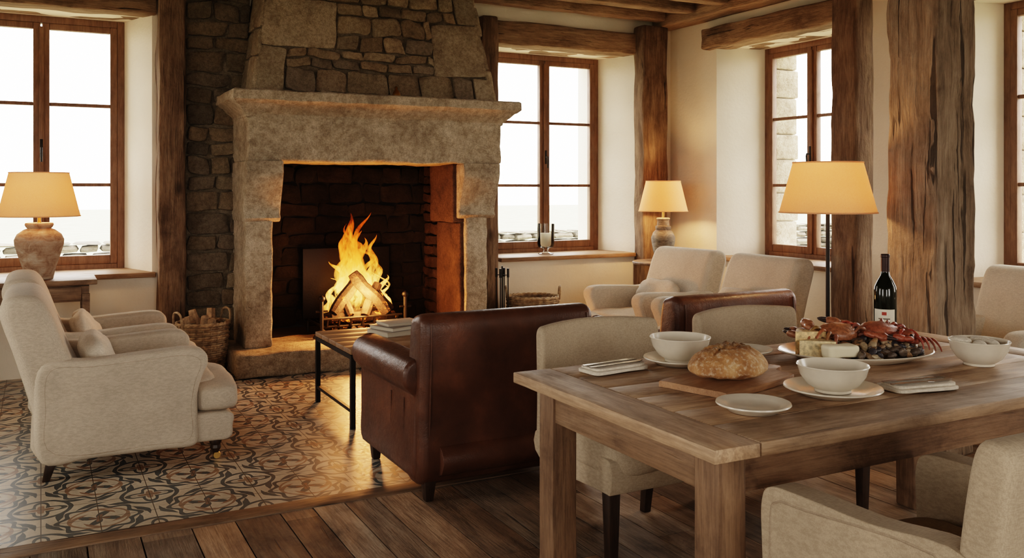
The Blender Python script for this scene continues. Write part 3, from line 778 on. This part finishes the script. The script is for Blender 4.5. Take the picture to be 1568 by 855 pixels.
def dining_chair(loc,rz,w=.58):
    E=empty('dining_chair',loc,rz); hw=w/2
    bp=smooth2([(-.24,.34),(-.265,.55),(-.295,.75),(-.30,.81),(-.275,.835),(-.24,.82),(-.215,.7),(-.185,.5),(-.17,.34)],5)
    o=prism('back',bp,-hw,hw,M_linen3,E,.022,5)
    bm=bmesh.new(); bm.from_mesh(o.data)
    for i in range(1,8):
        bmesh.ops.bisect_plane(bm,geom=bm.verts[:]+bm.edges[:]+bm.faces[:],plane_co=(0,-hw+w*i/8,0),plane_no=(0,1,0))
    for v in bm.verts:
        v.co.x+= .07*(v.co.y/hw)**2*(.3+.7*min(1,max(0,(v.co.z-.4)/.4)))-.03
        if v.co.z>.6: v.co.z+=.014*(1-(v.co.y/hw)**2)
    bm.to_mesh(o.data); bm.free()
    cushion('seat',(.02,0,.425),(.54,w-.01,.15),M_linen3,E,6,9,None,.06)
    prism('seat_skirt',smooth2([(-.24,.30),(.20,.30),(.265,.31),(.27,.40),(.2,.43),(-.24,.43)],4),-hw+.012,hw-.012,M_linen3,E,.02,3)
    for x,sh in((.225,0),(-.20,-.04)):
        for s in(-1,1): box('leg',(x,s*(hw-.045),.155),(.05,.05,.31),M_darkleg,E,.004,taper=.7,shear=(sh,0))
    return E
dining_chair((2.07,2.93,0),-90); dining_chair((2.87,2.93,0),-91)
def tub_chair(loc,rz,w=.66):
    E=empty('upholstered_dining_armchair',loc,rz); hw=w/2
    m=M_linen3
    ap=smooth2([(-.26,.26),(.28,.26),(.315,.30),(.33,.5),(.33,.60),(.30,.642),(.2,.65),(0,.65),(-.24,.66),(-.27,.5)],5)
    for s in(-1,1):
        y0,y1=s*hw,s*(hw-.075); prism('arm',ap,min(y0,y1),max(y0,y1),m,E,.022,4)
        tube('piping',[Vector((a,s*(hw-.002),z)) for a,z in smooth2([(-.2,.62),(.2,.618),(.275,.61),(.297,.57),(.297,.4),(.285,.30)],5)[:26]],.004,M_pipe,E,6)
    bp=smooth2([(-.27,.26),(-.30,.55),(-.33,.80),(-.335,.87),(-.305,.90),(-.26,.89),(-.235,.8),(-.21,.6),(-.19,.26)],5)
    prism('back',bp,-hw+.004,hw-.004,m,E,.025,4)
    cushion('seat_cushion',(.04,0,.42),(.52,w-.16,.15),m,E,6,9,None,.08)
    prism('base',smooth2([(-.25,.27),(.24,.27),(.29,.28),(.295,.34),(.25,.37),(-.25,.37)],4),-hw+.07,hw-.07,m,E,.01,2)
    for x in(.26,-.24):
        for s in(-1,1): box('leg',(x,s*(hw-.05),.135),(.05,.05,.27),M_darkleg,E,.004,taper=.7)
    return E
tub_chair((1.965,1.41,0),90)

# ------------------------------------------------------------------ coffee table
KT=empty('coffee_table',(2.2,5.42,0))
for i in range(5): box('top_board',(0,-.304+.152*i,.445),(1.22,.149,.03),M_sillX,KT,.004)
mb=MB()
for x in(-.595,.595):
    for y in(-.37,.37): mb.box((x,y,.213),(.028,.028,.426))
for y in(-.37,.37): mb.box((0,y,.415),(1.162,.026,.026)); 
for x in(-.595,.595): mb.box((x,0,.415),(.026,.714,.026)); mb.box((x,0,.10),(.02,.712,.02))
mb.build('steel_frame',M_iron,KT,False)
B=empty('stack_of_books',(2.06,5.5,.4605),12)
for i,(sx,sy,t,m,r) in enumerate([(.34,.26,.03,M_book2,0),(.31,.24,.026,M_book1,8),(.25,.19,.018,M_book2,-6)]):
    z=[0,.031,.058][i]
    box('pages',(0,0,z+t/2),(sx-.012,sy-.012,t-.006),M_paper,B,0,rot=RZ(r))
    box('cover_top',(0,0,z+t-.0015),(sx,sy,.003),m,B,.001,rot=RZ(r)); box('cover_bottom',(0,0,z+.0015),(sx,sy,.003),m,B,.001,rot=RZ(r))

# ------------------------------------------------------------------ dining table
DT=empty('farmhouse_dining_table')
tx0,tx1,ty0,ty1=1.475,3.52,1.73,2.80
def plank(name,lo,hi,mat):
    t=R(.82,1.15); bm=bmesh.new(); bmesh.ops.create_cube(bm,size=1)
    lo=Vector(lo);hi=Vector(hi);sz=hi-lo;c=(lo+hi)/2
    for v in bm.verts: v.co=Vector((v.co.x*sz.x,v.co.y*sz.y,v.co.z*sz.z))+c
    bevel_bm(bm,bm.edges[:],.004,2)
    ax=0 if sz.x>sz.y else 1
    for i in range(1,24):
        p=lo.copy();p[ax]+=sz[ax]*i/24; no=Vector((0,0,0)); no[ax]=1
        bmesh.ops.bisect_plane(bm,geom=bm.verts[:]+bm.edges[:]+bm.faces[:],plane_co=p,plane_no=no)
    sd=Vector((R(0,99),0,0))
    for v in bm.verts:
        d=noise.noise_vector(v.co*9+sd)*.003; d.z*=.35; v.co+=d
    o=from_bm(name,bm,mat,DT)
    ca=o.data.color_attributes.new('Col','FLOAT_COLOR','POINT'); ca.data.foreach_set('color',[t,t,t,1]*len(o.data.vertices))
plank('end_board',(tx0,ty0,.713),(tx0+.15,ty1,.75),M_tabY); plank('end_board',(tx1-.15,ty0,.713),(tx1,ty1,.75),M_tabY)
ws=[.19,.17,.19,.16,.18,.18]; y=ty0
for w_ in ws:
    plank('top_board',(tx0+.153,y+.0008,.713),(tx1-.153,y+w_-.0008,.75),M_tabX); y+=w_
ins=.07
box('apron_long',((tx0+tx1)/2,ty0+ins+.02,.655),(tx1-tx0-2*ins-.1,.028,.114),M_tabA,DT,.003)
box('apron_long',((tx0+tx1)/2,ty1-ins-.02,.655),(tx1-tx0-2*ins-.1,.028,.114),M_tabA,DT,.003)
box('apron_end',(tx0+ins+.02,(ty0+ty1)/2,.655),(.028,ty1-ty0-2*ins-.1,.114),M_tabY,DT,.003)
box('apron_end',(tx1-ins-.02,(ty0+ty1)/2,.655),(.028,ty1-ty0-2*ins-.1,.114),M_tabY,DT,.003)
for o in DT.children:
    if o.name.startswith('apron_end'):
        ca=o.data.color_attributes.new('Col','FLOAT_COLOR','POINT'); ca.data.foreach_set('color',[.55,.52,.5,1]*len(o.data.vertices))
for x in(tx0+ins+.045,tx1-ins-.045):
    for y in(ty0+ins+.045,ty1-ins-.045):
        rough_block('leg',(x-.048,y-.048,0),(x+.048,y+.048,.712),M_tabZ,DT,.003,5,.15,.006)

TZ=.7515
def plate(x,y,r,name='plate',z=TZ,parent=None,sy=1.0,rz=0):
    E=parent if parent else empty(name,(x,y,z),rz)
    lathe('plate_body',[(0,.004),(r*.55,.004),(r*.62,0),(r*.66,.001),(r*.75,.010),(r*.97,.019),(r,.022),(r*.99,.026),(r*.75,.017),(r*.64,.009),(0,.008)],(0,0,0),M_ceram,E,56,sy)
    return E
def bowl(r,h,parent,z=0,x=0,y=0):
    lathe('bowl',[(0,.006),(r*.42,.006),(r*.45,0),(r*.5,.0),(r*.5,.008),(r*.72,h*.28),(r*.9,h*.62),(r*.97,h*.95),(r,h),(r*.985,h+.003),(r*.945,h*.94),(r*.86,h*.62),(r*.66,h*.3),(r*.4,.018),(0,.014)],(x,y,z),M_ceram,parent,56)
plate(1.835,1.985,.108,'small_plate')
P1=plate(2.205,2.03,.15,'soup_bowl_on_plate'); bowl(.11,.082,P1,.010)
P2=plate(2.09,2.645,.135,'soup_bowl_on_plate'); bowl(.112,.088,P2,.010)
plate(2.42,2.67,.11,'small_plate')
BW=empty('serving_bowl',(3.05,2.12,TZ)); bowl(.105,.088,BW)
for k in range(4):
    cushion('bread_roll',(R(-.03,.03)+(-.03 if k%2 else .03),(-.03 if k<2 else .03),.075+R(0,.015)),(.08,.045,.035),M_pillow,BW,2.2,5,RZ(R(0,180)))
def napkin(x,y,rz):
    E=empty('napkin_with_cutlery',(x,y,TZ+.001),rz)
    cushion('folded_napkin',(0,0,.007),(.24,.12,.013),M_pillow,E,9,7,None,.0,0,.0015)
    cushion('folded_napkin_top',(.004,.004,.017),(.225,.105,.010),M_pillow,E,9,7,None,.0,0,.0015)
    m=MB()
    def flatbar(pts,w,t,z):
        for (x0,y0,w0),(x1,y1,w1) in zip(pts,pts[1:]):
            v=[(x0,y0-w0,z),(x0,y0+w0,z),(x1,y1+w1,z),(x1,y1-w1,z)]; v+=[(a,b,c+t) for a,b,c in v]
            m.add(v,[(0,1,2,3),(7,6,5,4),(0,4,5,1),(1,5,6,2),(2,6,7,3),(3,7,4,0)])
    z=.024
    flatbar([(-.12,-.02,.006),(-.09,-.02,.008),(0,-.02,.005),(.02,-.02,.004),(.04,-.02,.010),(.1,-.018,.011),(.125,-.012,.003)],0,.003,z)
    flatbar([(-.12,.02,.006),(-.09,.02,.008),(0,.02,.004),(.04,.02,.004),(.06,.02,.011),(.085,.02,.012)],0,.003,z)
    for k in range(4): flatbar([(.085,.0105+.0063*k,.0018),(.12,.0105+.0063*k,.001)],0,.003,z)
    m.build('knife_and_fork',M_steel,E,False)
napkin(1.80,2.655,6); napkin(2.505,1.955,-10)
CB=empty('cutting_board',(2.03,2.305,TZ),16)
pr=smooth2([(-.20,-.13),(-.215,-.10),(-.215,.10),(-.20,.13),(0,.135),(.17,.13),(.20,.11),(.215,.04),(.28,.028),(.295,0),(.28,-.028),(.215,-.04),(.20,-.11),(.17,-.13),(0,-.135)],3)
bm=bmesh.new(); A=[bm.verts.new((a,b,0)) for a,b in pr]; Bv=[bm.verts.new((a,b,.02)) for a,b in pr]
bm.faces.new(A[::-1]); ft=bm.faces.new(Bv); n=len(pr)
for i in range(n): bm.faces.new((A[i],A[(i+1)%n],Bv[(i+1)%n],Bv[i]))
bevel_bm(bm,[e for e in ft.edges],.004,2)
from_bm('board',bm,M_board,CB,True,50)
LF=empty('bread_loaf',(2.025,2.31,TZ+.021),5)
vs,fs=cubegrid(26); mb=MB(); out=[]; cl=[]
for p in vs:
    q=p.normalized(); q=Vector((q.x,q.y,q.z))
    s=Vector((q.x*.148,q.y*.112,(q.z*.078 if q.z>0 else q.z*.03)+.029))
    c=1.0
    if q.z>.1:
        a,b=q.x,q.y
        for (ox,an,ln) in((0,.35,.8),(.0,1.9,.6),(.33,1.75,.45),(-.33,2.0,.45)):
            ca,sa=math.cos(an),math.sin(an); u=(a-ox)*ca+b*sa; v=-(a-ox)*sa+b*ca
            if abs(u)<ln:
                g=math.exp(-(v/.05)**2)*(1-(u/ln)**4); s-=q*.014*g; e=math.exp(-((abs(v)-.09)/.035)**2)*(1-(u/ln)**4); s+=q*.006*e
                c*= (1-.45*e)*(1+.5*g)
    s+=q*(noise.noise(s*30)*.006)
    if s.z<0: s.z=0
    out.append(s); cl.append((c,c,c))
mb.add(out,fs); mb.c=cl
mb.build('loaf',M_bread,LF,True,180)
WB=empty('wine_bottle',(3.25,2.70,TZ))
M_bot=plain('dark_green_glass',(.008,.010,.006),.06,0)
lathe('bottle',[(0,.004),(.036,0),(.045,.004),(.047,.012),(.047,.20),(.044,.222),(.032,.248),(.019,.270),(.0165,.29),(.0165,.345),(.0185,.347),(.0185,.357),(.016,.36),(0,.36)],(0,0,0),M_bot,WB,40)
lathe('capsule',[(.0178,.285),(.0178,.346),(.0195,.348),(.0195,.358),(.016,.3615),(0,.3615)],(0,0,0),plain('foil_capsule',(.03,.012,.01),.35,.4),WB,30)
def lab(name,a0,a1,z0,z1,r,mat):
    bm=bmesh.new(); n=16; A=[bm.verts.new((r*math.cos(a0+(a1-a0)*i/n),r*math.sin(a0+(a1-a0)*i/n),z0)) for i in range(n+1)]
    Bq=[bm.verts.new((v.co.x,v.co.y,z1)) for v in A]
    for i in range(n): bm.faces.new((A[i],A[i+1],Bq[i+1],Bq[i]))
    return from_bm(name,bm,mat,WB)
ac=math.radians(-145)
lab('label',ac-1.0,ac+1.0,.045,.125,.0478,plain('paper_label',(.75,.70,.58),.6))
lab('label_crest',ac-.2,ac+.2,.10,.114,.0482,plain('label_red_print',(.35,.05,.03),.6))
lab('label_text',ac-.5,ac+.5,.082,.087,.0482,plain('label_ink',(.15,.12,.09),.6)); lab('label_text',ac-.35,ac+.35,.065,.068,.0482,bpy.data.materials['label_ink'])

SPt=empty('seafood_platter',(2.76,2.43,TZ),-18)
lathe('platter',[(0,.004),(.2,.004),(.215,0),(.225,.002),(.25,.014),(.295,.026),(.3,.03),(.296,.033),(.25,.021),(.22,.010),(0,.009)],(0,0,0),M_ceram,SPt,64,.72)
mb=MB()
vs3,fs3=cubegrid(6)
def blob(c,s,rot,col,n=2,amp=.0,fs_=30,shape=None):
    out=[]; sd=Vector((R(0,9),R(0,9),R(0,9)))
    for p in vs3:
        q=sq(p,n) 
        if shape: q=shape(q)
        w=Vector((q.x*s[0],q.y*s[1],q.z*s[2])); w+=q*noise.noise(w*fs_+sd)*amp
        out.append(rot@w+Vector(c))
    mb.add(out,fs3,col)
def crab(c,rz,tilt,sc=1.0,col=(.42,.10,.035)):
    M=RZ(rz)@RX(tilt); c=Vector(c)
    def T(p): return M@(Vector(p)*sc)+c
    def sh(q): 
        f=1+.18*q.y; return Vector((q.x*f,q.y*(1-.15*abs(q.x)**2),q.z*(1 if q.z>0 else .5)))
    blob(c,(.088*sc,.062*sc,.036*sc),M,col,2.3,.006,60,sh)
    for s in(-1,1):
        for k in range(4):
            y=.02-.02*k; L=.085-.008*k
            pts=crom([T((s*.06,y,.002)),T((s*(.06+L*.5),y-.012*k,.024)),T((s*(.06+L*.85),y-.02*k,.002)),T((s*(.06+L),y-.025*k,-.026))],3)
            n=len(pts); mb.tube(pts,[sc*(.0095*(1-.7*i/(n-1))) for i in range(n)],6,tuple(x*R(.8,1.2) for x in col))
        pts=crom([T((s*.055,.03,.0)),T((s*.10,.055,.01)),T((s*.085,.085,.006))],4); mb.tube(pts,[.013*sc]*len(pts),7,col)
        blob(T((s*.068,.100,.006)),(.024*sc,.034*sc,.018*sc),M@RZ(s*18),col,2.2,.003,60)
        t1=crom([T((s*.060,.124,.008)),T((s*.048,.146,.008)),T((s*.03,.152,.006))],4); mb.tube(t1,[sc*.011*(1-.85*i/(len(t1)-1)) for i in range(len(t1))],6,(.05,.03,.025))
        t1=crom([T((s*.05,.118,.004)),T((s*.035,.132,.004)),T((s*.028,.146,.004))],4); mb.tube(t1,[sc*.009*(1-.85*i/(len(t1)-1)) for i in range(len(t1))],6,(.05,.03,.025))
def mussel(c,rot,s,col):
    def sh(q): f=.55+.45*(q.x+1)/2*1.2; return Vector((q.x,q.y*f,q.z*f))
    blob(c,(.030*s,.018*s,.012*s),rot,col,2,.001,80,sh)
for i in range(170):
    a=R(0,2*pi); rr=math.sqrt(R(0,1)); x=.05+rr*.19*math.cos(a); y=-.03+rr*.125*math.sin(a); z=.025+R(0,.055)*(1-rr*.8)
    col=random.choice([(.07,.06,.065),(.16,.12,.09),(.42,.32,.21),(.52,.42,.29),(.26,.17,.1),(.36,.22,.12),(.12,.09,.07)])
    mussel((x,y,z),RZ(R(0,360))@RX(R(-60,60))@RY(R(-50,50)),R(.8,1.15),col)
crab((-.04,.05,.085),15,12,1.0,(.36,.15,.075)); crab((.12,.05,.09),190,-6,.95,(.34,.11,.06)); crab((.20,-.01,.065),100,10,.8,(.34,.09,.05))
crab((-.13,.08,.065),60,10,.75,(.30,.14,.08)); crab((.05,.10,.075),-40,5,.85,(.34,.13,.07))
for k in range(4):
    a=R(-.5,1.6); x=.02+.22*math.cos(a)*R(.6,1); y=.02+.12*math.sin(a)*R(.4,1); L=R(.08,.11); an=R(0,2*pi)
    pts=crom([(x,y,.07),(x+L*.5*math.cos(an),y+L*.5*math.sin(an),.10),(x+L*math.cos(an),y+L*math.sin(an),.07)],5)
    mb.tube(pts,[.012*(1-.6*i/(len(pts)-1)) for i in range(len(pts))],7,(.34,.07,.04))
mb.build('crabs_and_shellfish',M_food,SPt,True,60)
mb=MB()
def wedge(c,rz,L,W,H,col,rind):
    v=[(0,0,0),(L,-W/2,0),(L,W/2,0),(0,0,H),(L,-W/2,H),(L,W/2,H)]; M=RZ(rz)
    mb.add([M@Vector(p)+Vector(c) for p in v],[(0,2,1),(3,4,5),(0,1,4,3),(0,3,5,2)],col)
    mb.add([M@Vector(p)+Vector(c) for p in [(L,-W/2,0),(L,W/2,0),(L,-W/2,H),(L,W/2,H)]],[(0,1,3,2)],rind)
wedge((-.12,.0,.016),150,.11,.09,.085,(.80,.58,.30),(.5,.3,.12))
wedge((-.245,-.03,.016),0,.12,.10,.06,(.80,.64,.38),(.6,.45,.25))
mb.build('cheese_wedge',M_cheese,SPt,False)
cushion('soft_cheese_wedge',(-.12,-.105,.045),(.13,.06,.05),plain('soft_cheese',(.80,.72,.54),.5),SPt,7,6,RZ(8))

# ------------------------------------------------------------------ baskets, tools, candle
def basket(name,loc,r0,r1,h,sy=1,handles=True,rz=0):
    E=empty(name,loc,rz); m=MB(); N=22
    rows=int(h/.016)
    for k in range(rows):
        t=k/(rows-1); r=(r0+(r1-r0)*t)*(1+.06*math.sin(pi*t)); z=.01+t*(h-.02); pts=[]
        for i in range(N*4):
            a=2*pi*i/(N*4); rr=r+.006*math.cos(a*N/2*1+ (pi if k%2 else 0))
            pts.append((rr*math.cos(a),rr*sy*math.sin(a),z))
        g=R(.7,1.2); m.tube(pts,.0085,5,(g,g,g),True)
    for i in range(N):
        a=2*pi*i/N
        m.tube([((r0+(r1-r0)*t)*(1+.06*math.sin(pi*t))*math.cos(a),(r0+(r1-r0)*t)*(1+.06*math.sin(pi*t))*sy*math.sin(a),t*h) for t in(0,.25,.5,.75,1)],.006,5,(.8,.8,.8))
    for j in range(2):
        m.tube([((r1+.006*math.cos(a*14+j*pi))*math.cos(a),(r1+.006*math.cos(a*14+j*pi))*sy*math.sin(a),h+.006*math.sin(a*14+j*pi)) for a in [2*pi*i/90 for i in range(90)]],.010,6,(1.1,1.1,1.1),True)
    m.tube([(0,0,.004),(0,0,.012)],[r0*.98]*2,28,(.4,.4,.4))
    if handles:
        for s in(-1,1):
            m.tube(crom([(s*r1,-.07*sy,h-.02),(s*(r1+.01),-.055,h+.07),(s*(r1+.012),0,h+.095),(s*(r1+.01),.055,h+.07),(s*r1,.07*sy,h-.02)],6),.009,6,(1,1,1))
    m.build('wicker_weave',M_wick,E); return E
E=basket('firewood_basket',(1.08,7.10,0),.15,.19,.38,.95,True,20)
mb=MB()
for i in range(10):
    a=R(0,2*pi); r=R(0,.09); tilt=R(0,2*pi)
    p=Vector((r*math.cos(a),r*math.sin(a),.10)); q=p+Vector((.08*math.cos(tilt),.08*math.sin(tilt),.34+R(-.05,.04)))
    t=R(.9,1.6); log(mb,p,q,.035,(.36*t,.24*t,.145*t),8,i%2==0)
mb.build('split_logs',M_bark,E,True,40)
E=basket('wicker_basket',(3.97,7.15,0),.19,.235,.41,.85,True,-25)
mb=MB()
for i in range(8):
    t=R(.8,1.4); log(mb,(-.13+.035*i,-.1,.25+.02*(i%3)),(-.13+.035*i+R(-.05,.05),.12,.31+.02*(i%2)),.03,(.38*t,.26*t,.16*t),8,i%2==0)
mb.build('kindling',M_bark,E,True,40)
FT=empty('fireplace_tool_set',(3.66,7.16,0))
lathe('stand_base',[(0,0),(.09,0),(.09,.012),(.02,.02),(.012,.04),(0,.04)],(0,0,0),M_iron,FT,20)
mb=MB(); mb.tube([(0,0,.02),(0,0,.70)],.008,8)
for k in range(4):
    a=pi/4+k*pi/2; x,y=.055*math.cos(a),.055*math.sin(a)
    mb.tube([(0,0,.62),(x,y,.62)],.004,6); mb.tube([(x,y,.12),(x,y,.66)],.006,6); mb.tube([(x,y,.60),(x,y,.68)],.011,8)
mb.box((.039,.039,.10),(.07,.015,.12)); mb.tube([(-.039,.039,.06),(-.039,.039,.18)],.028,10)
mb.build('poker_shovel_brush_tongs',M_iron,FT)
CG=empty('hurricane_candle_holder',(4.42,7.70,.747),0)
lathe('glass_cylinder',[(0,0),(.075,0),(.078,.006),(.03,.02),(.022,.04),(.03,.055),(.075,.07),(.083,.10),(.085,.30),(.082,.30),(.080,.10),(.07,.075),(0,.06)],(0,0,0),M_clear,CG,40)
lathe('candle',[(0,.076),(.055,.076),(.058,.08),(.058,.20),(.054,.207),(0,.202)],(0,0,0),M_wax,CG,28)
tube('wick',[(0,0,.20),(0,0,.22)],.002,M_iron,CG)

# ------------------------------------------------------------------ outside
M_grass=plain('pale_ground',(.30,.30,.2),1,0,0,2,.2)
bm=bmesh.new(); 
for q in [((-60,8.5),(60,80)),((6.75,-60),(60,8.5)),((-60,-60),(-3.75,8.5)),((-3.75,-60),(6.75,-3.75))]:
    (a,b),(c,d)=q; bm.faces.new([bm.verts.new(p) for p in((a,b,-.35),(c,b,-.35),(c,d,-.35),(a,d,-.35))])
from_bm('garden_ground',bm,M_grass,None,False)
GW=empty('garden_stone_wall')
GP=[(.24,.21,.17),(.17,.155,.13),(.28,.255,.21)]
mb=MB(); rubble(mb,lambda a,b,d:Vector((a,17-d,b)),-12,22,-.35,.48,(.12,.2),(.25,.6),.25,GP,.01,5,1,.02)
rubble(mb,lambda a,b,d:Vector((18-d,a,b)),-6,17,-.35,.48,(.12,.2),(.25,.6),.25,GP,.01,5,1,.02)
mb.build('dry_stone',M_rub,GW)

# ------------------------------------------------------------------ world
W=bpy.data.worlds.new('overcast_sky'); S.world=W; W.use_nodes=True
bg=W.node_tree.nodes['Background']; bg.inputs[0].default_value=(1,.956,.895,1); bg.inputs[1].default_value=11.5

# ------------------------------------------------------------------ camera
cam=bpy.data.cameras.new('camera'); co=bpy.data.objects.new('camera',cam); COL.objects.link(co)
co.location=(0,0,1.4); co.rotation_euler=(math.radians(90),0,math.radians(-27.7))
cam.sensor_width=36; cam.lens=1374/1568*36; cam.shift_y=-.089; cam.clip_start=.02
S.camera=co
try:
    S.view_settings.view_transform='Filmic'; S.view_settings.look='High Contrast'
except Exception as ex: print('VIEW',ex)
